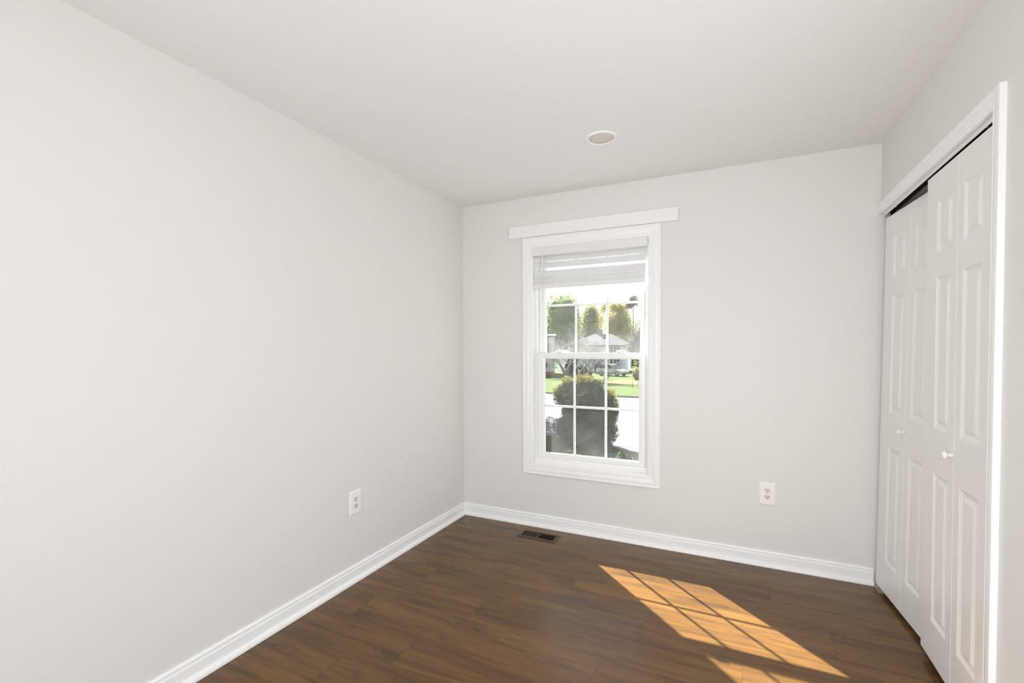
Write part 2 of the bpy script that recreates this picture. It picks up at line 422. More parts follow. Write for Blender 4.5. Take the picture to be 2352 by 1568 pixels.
# sloped inner sill under the lower sash
sl = MB().prism([(D-.006, .472), (D-.006, .4775), (D+.014, .484), (D+.014, .490), (D+.027, .4985), (D+.029, .5095), (D+.062, .5095), (D+.062, .472)], .608, 1.432, 0)
wpart(sl, 'window_sill', M_vinyl)

SX0, SX1 = .6275, 1.4125
GX0, GX1 = .681, 1.369
def sash(name, z0, z1, gz0, gz1, y0, y1):
    yc = (y0+y1)/2
    a = [rect(SX0, SX1, z0, z1, y1), rect(SX0, SX1, z0, z1, y0+.002), rect(SX0+.002, SX1-.002, z0+.002, z1-.002, y0),
         rect(GX0-.013, GX1+.013, gz0-.012, gz1+.010, y0), rect(GX0-.0115, GX1+.0115, gz0-.0105, gz1+.009, y0+.003),
         rect(GX0-.0045, GX1+.0045, gz0-.0055, gz1+.004, y0+.0045), rect(GX0, GX1, gz0, gz1, yc-.010),
         rect(GX0, GX1, gz0, gz1, yc+.010), rect(GX0-.008, GX1+.008, gz0-.008, gz1+.008, y1)]
    s = wpart(MB().loops(a, close=True), name, M_vinyl)
    for k in (-1, 1):
        yy = yc + k*.0075
        MB().box(GX0, GX1, yy-.0014, yy+.0014, gz0, gz1).build('glass_pane', M_glass if z0 < 1 else M_glass_up, s)
    t = (GX1-GX0)/3
    for i in (1, 2):
        x = GX0 + t*i; B(x-.0085, x+.0085, yc-.004, yc+.004, gz0, gz1).build('muntin', M_vinyl, s, bevel=.002)
    zc = (gz0+gz1)/2
    xs = [GX0, GX0+t-.0085, GX0+t+.0085, GX0+2*t-.0085, GX0+2*t+.0085, GX1]
    for i in (0, 2, 4):
        B(xs[i], xs[i+1], yc-.004, yc+.004, zc-.0085, zc+.0085).build('muntin', M_vinyl, s, bevel=.002)
    return s
low = sash('lower_sash', .510, 1.290, .547, 1.245, D+.030, D+.062)
upp = sash('upper_sash', 1.246, 2.045, 1.289, 1.990, D+.066, D+.098)
for x in (.790, 1.235):                       # cam locks on top of the meeting rail
    lk = MB()
    lk.box(x-.034, x+.034, D+.033, D+.060, 1.2895, 1.294)
    M4 = Matrix.Translation((x, D+.046, 1.294))
    lk.lathe([(.021, 0), (.021, .004), (.018, .010), (.011, .014), (.003, .0155)], M4, 20)
    lk.tube([(x, D+.044, 1.302), (x+.018, D+.036, 1.303), (x+.034, D+.033, 1.302)], [.006, .006, .0045], 8)
    wpart(lk, 'sash_lock', M_vinyl, bevel=.0012)

# ------------------------------------------------------------------ faux-wood blind, pulled up
bl = tag(empty('window_blind', (1.02, D, 2.0)), 'white faux wood slat blind pulled up at the top of the window', 'blind')
def bpart(mb, name, m, **k):
    o = mb.build(name, m, bl, **k); o.matrix_parent_inverse = Matrix.Translation((-1.02, -D, -2.0)); return o
bpart(B(.606, 1.433, D-.022, D-.014, 1.998, 2.060).box(.606, .614, D-.014, D-.0005, 1.998, 2.060).box(1.425, 1.433, D-.014, D-.0005, 1.998, 2.060), 'valance', M_slat, bevel=.002)
bpart(B(.6095, 1.4300, D-.010, D+.024, 2.012, 2.056), 'head_rail', M_slat, bevel=.001)
random.seed(2)
def slat(z, ang, dx=0):
    M4 = Matrix.Translation((1.0145+dx, D+.001, z)) @ Matrix.Rotation(math.radians(ang), 4, 'X')
    n = 6; pts = []
    for i in range(n+1):
        t = -1 + 2*i/n; pts.append((t*.0245, .0022*(1-t*t)))
    poly = [(a, b+.0013) for a, b in pts] + [(a, b-.0013) for a, b in pts[::-1]]
    mb = MB().prism(poly, -.4035, .4035, 0)
    mb.v = [tuple(M4 @ Vector(v)) for v in mb.v]
    bpart(mb, 'slat', M_slat)
slat(1.9775, 66); slat(1.9305, 68)
for z, a in ((1.8690, 63), (1.8535, 60), (1.8400, 64), (1.8255, 61), (1.8125, 62)):
    slat(z, a, random.uniform(-.001, .001))
bpart(B(.611, 1.418, D-.024, D+.026, 1.7640, 1.7900), 'bottom_rail', M_slat, bevel=.003)
for x in (.745, 1.010, 1.285):
    for dy in (-.0265, .0255):
        bpart(MB().tube([(x, D+dy, 2.010), (x+.002, D+dy, 1.90), (x, D+dy, 1.765)], .0009, 6), 'ladder_cord', M_cord)
for x, z in ((.752, 1.925), (1.291, 1.925)):
    bpart(MB().tube([(x, D-.027, 1.998), (x, D-.027, z+.012)], .0009, 6).lathe([(.0012, .014), (.0028, .010), (.0036, 0), (.0022, -.003)], Matrix.Translation((x, D-.0285, z)), 10), 'cord_tassel', M_cord)
bpart(MB().tube([(.690, D-.026, 2.004), (.690, D-.028, 1.98), (.690, D-.026, 1.66)], .0042, 8), 'tilt_wand', M_cord)

# painted board above the window
bd = B(.417, 1.623, D-.019, D-.0002, 2.1435, 2.231).build('mounting_board', M_board, bevel=.0015)
tag(bd, 'white painted curtain mounting board fixed above the window casing', 'board')
for x, z in ((.448, 2.196), (.461, 2.190), (.470, 2.199), (.540, 2.185)):
    MB().lathe([(.0035, 0), (.0022, .0006)], Matrix.Translation((x, D-.0190, z)) @ Matrix.Rotation(math.pi/2, 4, 'X'), 8).build('screw_hole', M_fill, bd)

# ------------------------------------------------------------------ outlets
def make_outlet(label, loc, rot):
    o = tag(empty('wall_outlet', loc), label, 'outlet', 'duplex wall outlets'); o.rotation_euler = (0, 0, rot)
    # local: plate in XZ, facing -Y
    w, h = .0435, .0675
    pl = MB().loops([rect(-w, w, -h, h, 0), rect(-w, w, -h, h, -.0025), rect(-w+.005, w-.005, -h+.005, h-.005, -.0062), rect(-.001, .001, -.001, .001, -.0062)])
    pl.build('cover_plate', M_plate, o)
    for zc in (.0195, -.0195):
        r = .0172; pts = []
        for k in range(40):
            t = 2*math.pi*k/40; pts.append((r*math.cos(t), max(-.0138, min(.0138, r*math.sin(t)))+zc))
        rc = MB().prism(pts, -.0060, -.0078, 1).build('receptacle', M_ivory, o, bevel=.0006)
        s = MB(); s.box(-.0078, -.0052, -.0084, -.0074, zc+.0005, zc+.0095); s.box(.0052, .0076, -.0084, -.0074, zc+.0010, zc+.0085)
        s.lathe([(.0026, 0), (.0026, .001)], Matrix.Translation((0, -.0074, zc-.0068)) @ Matrix.Rotation(math.pi/2, 4, 'X'), 14)
        s.build('socket_slots', M_dark, rc)
    MB().lathe([(.0030, 0), (.0026, .0010), (.0008, .0013)], Matrix.Translation((0, -.0060, 0)) @ Matrix.Rotation(math.pi/2, 4, 'X'), 14).build('screw', M_ivory, o)
make_outlet('white duplex wall outlet low on the blank left wall', (0, 2.005, .446), math.pi/2)
make_outlet('white duplex wall outlet on the far wall right of the window', (2.140, D, .439), 0)

# little cable nub by the corner above the left baseboard
nb = MB().tube([(.0004, 3.118, .103), (.007, 3.118, .104), (.012, 3.117, .0985)], [.0042, .0040, .0030], 8).build('cable_stub', M_trim)
tag(nb, 'tiny white cable stub just above the left baseboard near the corner', 'cable')

# ------------------------------------------------------------------ floor register
fv = tag(empty('floor_vent', (.72, 3.016, 0)), 'dark brown metal floor register below the window', 'floor vent')
fx, fy = .140, .066
ix, iy = .118, .043
fr = MB().loops([[(-a, -b, z), (a, -b, z), (a, b, z), (-a, b, z)] for a, b, z in
                 ((fx, fy, .0005), (fx, fy, .0022), (ix+.009, iy+.010, .0078), (ix, iy, .0078), (ix, iy, .0010))])
fr.build('vent_frame', M_vent, fv)
B(-ix, ix, -iy, iy, .0004, .0011).build('duct_shade_plate', M_ventin, fv)  # flat black plate, the duct's shade put into its colour
lv = MB()
for i in range(1, 17):
    x = -ix + 2*ix*i/17
    M4 = Matrix.Translation((x, 0, .0045)) @ Matrix.Rotation(math.radians(-32 if x < 0 else 32), 4, 'Y')
    lv.box(-.0008, .0008, -iy, iy, -.0034, .0030, M4)
lv.box(-.0035, .0035, -iy, iy, .0012, .0076)
lv.build('louvers', M_vent, fv)
for x in (.018, .047):
    MB().tube([(x, .030, .0052), (x+.003, .021, .0085)], .0016, 8).build('damper_lever', M_steel, fv)

# ------------------------------------------------------------------ round ceiling fixture
cf = tag(empty('recessed_light', (1.308, 2.466, H)), 'round white recessed light trim in the ceiling, switched off', 'ceiling light')
MB().loops([[(r*math.cos(2*math.pi*k/64), r*math.sin(2*math.pi*k/64), z) for k in range(64)] for r, z in
            ((.0835, 0), (.0825, -.0035), (.077, -.0065), (.070, -.0068), (.0665, -.0045), (.0655, -.0012))], smooth=True).build('trim_ring', M_trim, cf)
MB().lathe([(.0665, -.0008), (.0655, -.0026), (.04, -.0032)], None, 48).build('lens', M_lens, cf)

# ------------------------------------------------------------------ closet bifold doors
LW, LH, LT = .303, 1.998, .030
PZ = [(.165, .778), (.959, 1.571), (1.669, 1.882)]      # raised panels, heights above the leaf's foot
def leaf_mesh(px0, px1):
    """front face in XZ at y=0 facing -Y, thickness +Y; x from 0 to LW"""
    mb = MB(); e = .0015
    xs = [px0, px1]
    # stiles and rails around the panels
    def q(x0, x1, z0, z1): mb.add(rect(x0, x1, z0, z1, 0), [(0, 1, 2, 3)])
    zs = [e] + [z for p in PZ for z in p] + [LH-e]
    q(e, px0, e, LH-e); q(px1, LW-e, e, LH-e)
    for i in range(0, 8, 2): q(px0, px1, zs[i], zs[i+1])
    prof = [(0, 0), (.0015, .0014), (.0035, .0022), (.0060, .0028), (.0095, .0052), (.0140, .0070), (.0230, .0074), (.0245, .0070), (.0370, .0012), (.0385, .0010)]
    for z0, z1 in PZ:
        mb.loops([rect(px0+a, px1-a, z0+a, z1-a, y) for a, y in prof])
        a, y = prof[-1]; mb.add(rect(px0+a, px1-a, z0+a, z1-a, y), [(0, 1, 2, 3)])
    mb.loops([rect(e, LW-e, e, LH-e, 0), rect(0, LW, 0, LH, e), rect(0, LW, 0, LH, LT), rect(LW/2-.001, LW/2+.001, LH/2-.001, LH/2+.001, LT)])
    return mb
def knob(parent, x, z):
    MB().lathe([(.0085, 0), (.0095, .0015), (.0080, .006), (.0072, .012), (.0085, .016), (.0140, .0195), (.0165, .024), (.0150, .0285), (.0090, .0315), (.0015, .0325)],
               Matrix.Translation((x, 0, z)) @ Matrix.Rotation(math.pi/2, 4, 'X'), 24).build('knob', M_door, parent)
def bifold(name, label, wide_first, knob_x):
    """pair of leaves, local X runs from the left (far) edge; leaf pair is LW*2+.0025 wide"""
    d = tag(empty(name), label, 'closet door', kind='structure')
    for i in (0, 1):
        # wide stile outside, narrow stile at the hinge
        a, b = ((.112, .255) if i == 0 else (.050, .193))
        lf = leaf_mesh(a, b).build('door_panel', M_door, d); lf.location = (i*(LW+.0025), 0, 0)
    hg = MB()
    for z in (.20, 1.0, 1.80): hg.tube([(LW+.00125, LT+.004, z-.035), (LW+.00125, LT+.004, z+.035)], .004, 10)
    hg.build('hinge', M_steel, d)
    knob(d, knob_x, .885)
    MB().tube([(.02, LT/2, LH-.004), (.02, LT/2, LH+.008)], .004, 10).build('pivot_pin', M_steel, d)
    return d
# the leaf faces the room (-X): local X -> world -Y, local -Y -> world -X
R0 = Matrix.Rotation(-math.pi/2, 4, 'Z')
d1 = bifold('door_1', 'nearer white panelled bifold closet door, closed, with round knob', False, LW-.009)
d1.matrix_world = Matrix.Translation((W+.015, 2.5645, .033)) @ R0
d2 = bifold('door_2', 'farther white panelled bifold closet door, sagging inward off its track', False, LW-.006)
yaw2 = math.atan2(.044, .505); lean = math.radians(.68)
d2.matrix_world = Matrix.Translation((W-.008, 3.166, .022)) @ Matrix.Rotation(lean, 4, 'Y') @ Matrix.Rotation(yaw2, 4, 'Z') @ R0
# overhead track and floor bracket
tk = tag(empty('door_track', (W+.026, 2.57, 2.0553)), 'overhead metal track under the closet head jamb', 'door track')
B(-.016, -.013, -.618, .620, -.018, 0).build('fascia', M_trim, tk)
B(-.013, .017, -.618, .620, -.0018, 0).box(.014, .017, -.618, .620, -.0155, -.0018).build('rail', M_dark, tk)  # rail coloured black to carry the shade of the gap above the doors
for y in (.46, -.50):
    MB().tube([(-.004, y, -.0018), (-.004, y, -.013)], .004, 10).build('guide_pin', M_steel, tk)
bk = MB(); bk.box(W-.012, W+.040, 3.092, 3.160, .0003, .0030); bk.box(W-.012, W+.040, 3.160, 3.163, .0003, .013)
bk.tube([(W+.010, 3.125, .003), (W+.010, 3.125, .012)], .006, 10)
tag(bk.build('floor_bracket', M_steel, bevel=.0006), 'small pale metal pivot bracket on the floor under the far closet door', 'bracket')

# ================================================================== outside
G = -2.6
def poly(name, pts, z0, z1, m, label, cat):
    o = MB().prism(pts, z0, z1, 2).build(name, m); return tag(o, label, cat, kind='structure')
poly('street', [(-160, 19.0), (60, 19.0), (60, 40), (-160, 40)], G-.3, G, M_concrete, 'pale sunlit concrete street beyond the large shrub', 'street')
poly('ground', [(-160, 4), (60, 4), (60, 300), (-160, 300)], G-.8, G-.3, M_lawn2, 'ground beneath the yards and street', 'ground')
poly('lawn', [(-160, 39.6), (-16, 38.6), (-9, 37.6), (20, 37.9), (60, 39), (60, 300), (-160, 300)], G-.3, G+.10, M_lawn, 'bright green lawn across the street in front of the houses', 'lawn')
poly('curb', [(-16, 38.3), (-9, 37.3), (20, 37.6), (20, 37.85), (-9, 37.55), (-16, 38.55)], G, G+.08, M_curb, 'curb along the edge of the far lawn, coloured dark for its shaded side', 'curb')
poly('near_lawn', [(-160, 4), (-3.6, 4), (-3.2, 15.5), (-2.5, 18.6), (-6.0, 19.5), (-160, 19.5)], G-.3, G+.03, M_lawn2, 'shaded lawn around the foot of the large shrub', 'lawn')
poly('sidewalk', [(-2.45, 18.6), (60, 15.2), (60, 19.0), (-2.45, 19.4)], G-.3, G+.012, M_walk, 'pale sidewalk strip along the near side of the street', 'sidewalk')
poly('driveway', [(-3.58, 4), (60, 4), (60, 15.18), (-2.43, 18.58), (-3.15, 15.4)], G-.3, G+.006, M_asphalt, 'grey asphalt driveway below the window, partly in shadow', 'driveway')
poly('dry_strip', [(-15, 50.5), (20, 46), (20, 51), (-15, 57)], G+.10, G+.115, M_strip, 'strip of dry tan grass on the far lawn before the parked car', 'grass')
poly('mulch_bed', [(-3.9, 16.9), (-2.8, 16.3), (-1.95, 17.6), (-2.4, 18.5), (-3.9, 18.6)], G+.03, G+.05, M_mulch, 'brown mulch under the large shrub', 'mulch')

# --- foliage
def leaves(name, blobs, n, size, m, parent, seed, shell=(.72, 1.04), droop=0, core=.78, aspect=.62):
    rnd = random.Random(seed); vs, fs, at = [], [], []
    tot = sum((b[3]*b[4]*b[5])**(2/3) for b in blobs)
    for b in blobs:
        k = int(n*(b[3]*b[4]*b[5])**(2/3)/tot)
        c = Vector(b[:3])
        lump = [(Vector((rnd.gauss(0, 1), rnd.gauss(0, 1), rnd.gauss(0, 1))).normalized(), rnd.uniform(-.24, .26)) for _ in range(14)]
        for _ in range(k):
            d = Vector((rnd.gauss(0, 1), rnd.gauss(0, 1), rnd.gauss(0, 1))).normalized()
            r = rnd.uniform(*shell) + sum(h*max(0, d.dot(q)-.6)*2 for q, h in lump)
            p = c + Vector((d.x*b[3], d.y*b[4], d.z*b[5]))*r
            s = size*rnd.uniform(.6, 1.35)
            nrm = (d + Vector((rnd.gauss(0, .7), rnd.gauss(0, .7), rnd.gauss(0, .7)))).normalized()
            u = nrm.orthogonal().normalized(); u = Matrix.Rotation(rnd.uniform(0, 6.28), 3, nrm) @ u
            if droop: u = (u + Vector((0, 0, -droop))).normalized()
            v = nrm.cross(u).normalized()*s*aspect; u = u*s
            i = len(vs)
            vs += [p-u, p-v*.8+u*.05, p+u, p+v*.8+u*.05]; fs.append((i, i+1, i+2, i+3)); at.append(rnd.random())
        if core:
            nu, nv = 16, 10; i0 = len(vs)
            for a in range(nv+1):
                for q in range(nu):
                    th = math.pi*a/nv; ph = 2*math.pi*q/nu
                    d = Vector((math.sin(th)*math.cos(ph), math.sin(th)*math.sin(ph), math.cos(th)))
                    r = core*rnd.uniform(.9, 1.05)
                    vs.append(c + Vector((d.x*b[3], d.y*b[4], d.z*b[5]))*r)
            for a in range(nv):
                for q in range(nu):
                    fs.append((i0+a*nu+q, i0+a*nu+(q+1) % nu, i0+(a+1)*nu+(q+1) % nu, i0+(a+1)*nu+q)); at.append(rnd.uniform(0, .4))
    me = bpy.data.meshes.new(name); me.from_pydata([tuple(v) for v in vs], [], fs)
    a = me.attributes.new('leaf', 'FLOAT', 'FACE')
    for i, c in enumerate(at): a.data[i].value = c
    me.materials.append(m); o = bpy.data.objects.new(name, me); COL.objects.link(o)
    if parent: o.parent = parent
    return o
def branches(mb, rnd, p, d, length, rad, depth, spread=.6, up=.12, n=5, out=None):
    """recursive bent limbs collected into one mesh"""
    pts = [p]; rs = [rad]; k = 3
    for i in range(k):
        d = (d + Vector((rnd.gauss(0, .16), rnd.gauss(0, .16), rnd.gauss(0, .10)+up*.3))).normalized()
        pts.append(pts[-1] + d*length/k); rs.append(rad*(1-.38*(i+1)/k))
    mb.tube(pts, rs, n, cap=False)
    if out is not None and depth <= 1: out.append(pts[-1])
    if depth > 0:
        for j in range(rnd.choice((3, 3, 4)) if depth > 1 else 5):
            s = pts[rnd.choice((1, 2, 3))] if j else pts[-1]
            dd = (d + Vector((rnd.gauss(0, spread), rnd.gauss(0, spread), rnd.gauss(0, spread*.6)+up))).normalized()
            branches(mb, rnd, s, dd, length*rnd.uniform(.55, .8), max(rad*.52, .0075), depth-1, spread, up, max(3, n-1), out)
def trunk(parent, h, r, lean=(0, 0), m=None, name='trunk'):
    MB().tube([(0, 0, -.3), (lean[0]*.4, lean[1]*.4, h*.5), (lean[0], lean[1], h)], [r*1.25, r, r*.7], 8).build(name, m or M_bark, parent)

LF = {
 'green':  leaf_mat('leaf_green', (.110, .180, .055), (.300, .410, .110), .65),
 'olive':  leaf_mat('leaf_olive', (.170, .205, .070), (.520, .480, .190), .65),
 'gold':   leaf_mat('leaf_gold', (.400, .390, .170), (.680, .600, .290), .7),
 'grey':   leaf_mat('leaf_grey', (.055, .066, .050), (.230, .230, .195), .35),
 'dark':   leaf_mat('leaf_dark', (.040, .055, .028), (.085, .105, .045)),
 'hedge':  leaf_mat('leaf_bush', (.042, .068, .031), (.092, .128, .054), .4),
 'lime':   leaf_mat('leaf_lime', (.085, .125, .036), (.190, .240, .085), .45),
 'yellow': leaf_mat('leaf_yellow', (.170, .150, .036), (.270, .235, .068), .5),
 'brown':  leaf_mat('leaf_brown', (.10, .078, .05), (.17, .13, .08)),
}
# large shrub at the edge of the near lawn
bu = tag(empty('shrub', (-3.45, 18.2, G)), 'large dense green shrub with yellow tips standing by the near edge of the street', 'shrub')
bb = [(-.86, 0, 2.02, .40, .55, .44), (-.80, 0, .62, .46, .6, .52), (-.05, .1, 1.60, .86, .9, .86), (0, 0, .72, 1.0, 1.0, .74), (.80, .05, 1.45, .50, .7, .66), (.72, 0, .62, .54, .7, .62),
      (-.74, .05, 2.40, .22, .3, .26), (0, .05, 2.46, .32, .35, .28), (.46, .1, 2.30, .28, .4, .34), (-.38, .1, 2.26, .32, .4, .32), (.90, .1, 1.92, .26, .4, .34), (-.55, .1, 1.25, .45, .6, .5)]
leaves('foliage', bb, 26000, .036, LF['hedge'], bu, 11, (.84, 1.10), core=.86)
leaves('new_growth', [(-.98, -.05, 2.0, .30, .40, .42), (-.74, 0, 2.56, .22, .30, .20), (0, 0, 2.66, .32, .32, .18), (-.30, 0, 2.45, .25, .3, .2), (1.22, .1, 1.55, .12, .3, .55), (1.0, 0, 2.1, .18, .3, .2)], 5200, .032, LF['yellow'], bu, 12, (.5, 1.15), core=0)
trunk(bu, 1.2, .10)
# small conifer close to the house
cn = tag(empty('conifer', (-.30, 10.9, G)), 'small light green pointed conifer top just beyond the window sill', 'conifer')
cone = []
for cx_, top, rb, hgt in ((-.10, 1.54, .42, .52), (.06, 1.47, .24, .30), (-.24, 1.30, .22, .26)):
    for i in range(7):
        t = (i+.5)/7; cone.append((cx_, 0, top-hgt*t, rb*t+.010, rb*t+.010, hgt/6))
cone.append((-.05, 0, .45, .55, .5, .5))
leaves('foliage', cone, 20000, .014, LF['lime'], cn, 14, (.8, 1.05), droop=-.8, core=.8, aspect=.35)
trunk(cn, .8, .05)
# trees behind the houses: (name, x, y, z-centre, blobs, leaf, kind, label)
def tree(name, x, y, blobs, n, size, leaf, label, th, seed, group=None, droop=0, r=.22, shell=(.62, 1.05), core=.60):
    o = tag(empty(name, (x, y, G)), label, 'tree', group)
    leaves('crown', blobs, n, size, LF[leaf], o, seed, shell, droop, core)
    trunk(o, th, r)
    return o
GT = 'trees beyond the houses'
tree('broadleaf_tree', -29.49, 90, [(0.0, 0.0, 7.95, 3.71, 3, 5.62), (-1.57, 0.0, 11.32, 2.48, 2, 3.71), (1.24, 0.0, 11.66, 2.14, 2, 3.38), (1.8, 0.0, 7.38, 2.25, 2, 5.06), (-2.25, 0.0, 6.26, 2.25, 2, 4.5)], 15600, 0.161, 'green', 'tall bright green leafy tree rising behind the white house at left', 6, 21, GT)
tree('broadleaf_tree', -27.66, 103, [(0.0, 0.0, 9.17, 2.33, 1.8, 4.17), (0.37, 0.0, 11.62, 1.72, 1.4, 2.45), (-0.49, 0.0, 6.96, 2.08, 1.6, 2.7), (0.98, 0.0, 7.45, 1.72, 1.4, 2.94)], 10800, 0.155, 'olive', 'rounded olive and yellow tree directly behind the chimney', 5, 22, GT)
tree('autumn_tree', -22.53, 108, [(0.0, 0.0, 9.3, 2.82, 2, 4.93), (-1.64, 0.0, 8.71, 1.76, 1.6, 5.63), (1.53, 0.0, 9.41, 1.88, 1.8, 4.46), (0.94, 0.0, 12.94, 1.41, 1.2, 1.88), (-0.7, 0.0, 13.52, 1.41, 1.2, 1.29), (2.47, 0.0, 7.07, 1.76, 1.5, 3.52)], 15600, 0.149, 'gold', 'golden yellow drooping tree behind the right end of the roof', 6, 23, GT, droop=1.1, shell=(.55, 1.1), core=.5)
tree('autumn_tree', -28.57, 118, [(0.0, 0.0, 10.52, 2.65, 2, 3.85), (0.48, 0.0, 14.37, 1.44, 1.2, 1.44)], 4500, 0.161, 'gold', 'pale gold treetop peeking over the olive tree', 6, 24, GT, core=.4)
pn = tag(empty('pine_tree', (-17.6, 101, G)), 'thin tall pine with a bare stem and small crown at right', 'tree', GT)
leaves('crown', [(.3, 0, 13.6, 1.4, 1.1, .9), (-.8, 0, 13.0, 1.0, .8, .6), (.2, 0, 14.5, .9, .7, .6)], 700, .24, LF['grey'], pn, 25, (.2, 1.05), core=0)
MB().tube([(0, 0, -.2), (.1, 0, 7), (.15, 0, 14.2)], [.2, .14, .06], 6).build('trunk', M_bark, pn)
tree('broadleaf_tree', -16.87, 118, [(0.0, 0.0, 4.96, 3.78, 2, 5.43), (2.95, 0.0, 3.78, 2.95, 2, 4.25), (0.94, 0.0, 10.15, 1.89, 1.4, 3.3)], 7800, 0.136, 'olive', 'hazy thin-leaved tree behind the grey shrub at far right', 5, 26, GT, shell=(.3, 1.1), core=.45)
tree('broadleaf_tree', -40.64, 126, [(0.0, 0.0, 5.99, 6.56, 3, 7.22), (5.91, 0.0, 5.34, 4.73, 3, 6.56)], 10200, 0.186, 'dark', 'dark tree mass farthest left beyond the houses', 5, 27, GT)
tree('broadleaf_tree', -24.45, 128, [(0.0, 0.0, 4.63, 5.54, 3, 6.15), (6.15, 0.0, 4.26, 4.92, 3, 5.66)], 9000, 0.186, 'olive', 'olive tree mass low behind the grey roof', 5, 28, GT)
st = tag(empty('street_tree', (-12.3, 27.3, G)), 'street tree just left of the window view, shading the street', 'tree')
leaves('crown', [(0, 0, 5.2, 1.9, 1.9, 1.8), (-1.2, -1.0, 8.2, 2.2, 2.2, 2.0), (-1.2, -1.2, 10.2, 1.9, 1.9, 1.6)], 5000, .15, LF['olive'], st, 29, (.5, 1.05), core=.5)
trunk(st, 5.0, .16)
# grey-leaved small tree at the right
gs = tag(empty('small_tree', (-7.0, 51.0, G)), 'bushy dark tree with pale silvery leaves right of the parked car', 'tree')
leaves('crown', [(0, 0, 4.4, 1.15, 1.1, 2.0), (-.75, 0, 3.9, .75, .8, 1.2), (.6, 0, 5.2, .85, .8, 1.5), (.5, 0, 3.1, 1.1, .9, 1.4)], 8000, .09, LF['grey'], gs, 31, (.6, 1.1), core=.72)
trunk(gs, 2.6, .10)
# dark foundation shrubs
def shrub(x, y, blobs, n, size, leaf, label, seed, gr='foundation shrubs by the white house'):
    o = tag(empty('shrub', (x, y, G+.1)), label, 'shrub', gr)
    leaves('foliage', blobs, n, size, LF[leaf], o, seed, (.75, 1.08), core=.82); return o
shrub(-19.7, 65.5, [(0, 0, .9, .8, .7, 1.1), (.2, 0, 1.8, .7, .6, .9)], 900, .14, 'dark', 'tall dark shrub between the two white houses', 41)
shrub(-9.2, 66.5, [(0, 0, .8, 1.1, .8, 1.0), (1.0, 0, 1.0, 1.0, .8, 1.2)], 1000, .14, 'dark', 'dark shrub behind the nose of the parked car', 42)
shrub(-16.3, 68.5, [(0, 0, .7, .75, .6, .9)], 600, .12, 'brown', 'brown clipped shrub behind the parked car', 43)
shrub(-16.0, 63.0, [(0, 0, .35, .32, .3, .38)], 250, .09, 'yellow', 'small round yellow shrub on the far lawn', 44)
shrub(-8.5, 57.0, [(0, 0, .6, .6, .5, .75)], 600, .13, 'olive', 'pale olive shrub below the silvery tree', 45)
shrub(-13.3, 49.3, [(0, 0, .45, .55, .5, .45)], 400, .10, 'yellow', 'low yellowish shrub in front of the brown hedge', 46)
shrub(-17.9, 65.0, [(0, 0, .6, 1.0, .6, .7)], 600, .12, 'dark', 'low dark shrub under the bare front tree', 47)
# bare crooked trees in front of the grey-roofed house
def bare_tree(x, y, stems, label, seed, L=2.0, depth=5, up=.12):
    o = tag(empty('bare_tree', (x, y, G+.05)), label, 'tree', 'leafless trees on the far lawn')
    rnd = random.Random(seed); tr = MB(); tw = MB()
    for dx, dz, r in stems:
        p1 = Vector((dx*.45, 0, dz*.5)); p2 = Vector((dx, rnd.uniform(-.3, .3), dz))
        tr.tube([(0, 0, -.1), p1, p2], [r*1.3, r, r*.75], 7)
        for k in range(3):
            d = Vector((dx*.6+rnd.gauss(0, .7), rnd.gauss(0, .5), .8)).normalized()
            branches(tw, rnd, p2 if k else p1+(p2-p1)*.6, d, L*rnd.uniform(.8, 1.15), r*.55, depth, .62, up)
    tr.build('trunk', M_bark, o); tw.build('branches', M_twig, o)
bare_tree(-17.6, 57.5, [(-.9, 1.9, .17), (.5, 2.1, .18)], 'bare forked tree at left in front of the grey-roofed house', 51, 1.95)
bare_tree(-13.6, 51.5, [(-.6, 1.4, .12), (.9, 1.5, .12), (.2, 1.6, .10)], 'bare crooked spreading tree beside the left window muntin', 52, 1.6)
bare_tree(-10.6, 49.0, [(.9, 1.2, .055), (.3, 1.5, .045)], 'thin bare sapling leaning in front of the parked car', 53, .85, 3)
for x, y, h, lab in ((-6.75, 45.0, 1.9, 'left one of two thin bare stems on the far lawn'), (-6.30, 45.2, 2.1, 'right one of two thin bare stems on the far lawn')):
    o = tag(empty('sapling', (x, y, G+.1)), lab, 'sapling', 'thin stems on the far lawn')
    MB().tube([(0, 0, -.1), (.03, 0, h*.5), (-.02, 0, h)], [.022, .018, .012], 5).build('stem', M_bark, o)

# --- white house at the left edge
hl_ = tag(empty('house', (-20.9, 62, G)), 'white sided house with a brick base at the left of the view', 'house')
hl_.rotation_euler = (0, 0, math.radians(22))
B(-9.0, 0, 0, 7, .62, 5.75).build('siding_wall', M_siding, hl_)
B(-9.03, .03, -.04, 7, 0, .62).build('brick_base', M_brick, hl_)
B(-.18, .02, -.03, .1, .62, 5.75).build('corner_board', M_wtrim, hl_)
wf = B(-1.28, -.62, -.08, 0, 2.65, 4.62).build('window_frame', M_wtrim, hl_)
B(-1.20, -.70, -.09, -.07, 2.72, 4.55).build('window_glass', M_win, wf)
MB().prism([(-.5, 5.7), (3.5, 6.05), (7.5, 5.7), (7.5, 5.55), (-.5, 5.55)], -9.3, .25, 0).build('roof', M_roof, hl_)
fb = tag(empty('flower_basket', (-21.85, 60.7, G+1.35)), 'basket of red flowers against the left white house', 'flowers')
leaves('flowers', [(0, 0, .35, .36, .25, .26)], 260, .07, leaf_mat('flower_red', (.55, .10, .09), (.72, .30, .26)), fb, 61, core=0)
leaves('foliage', [(0, 0, .12, .30, .25, .22)], 160, .07, LF['green'], fb, 62, core=.8)
B(-.03, .03, -.03, .03, -1.35, .0).build('post', M_bark, fb)

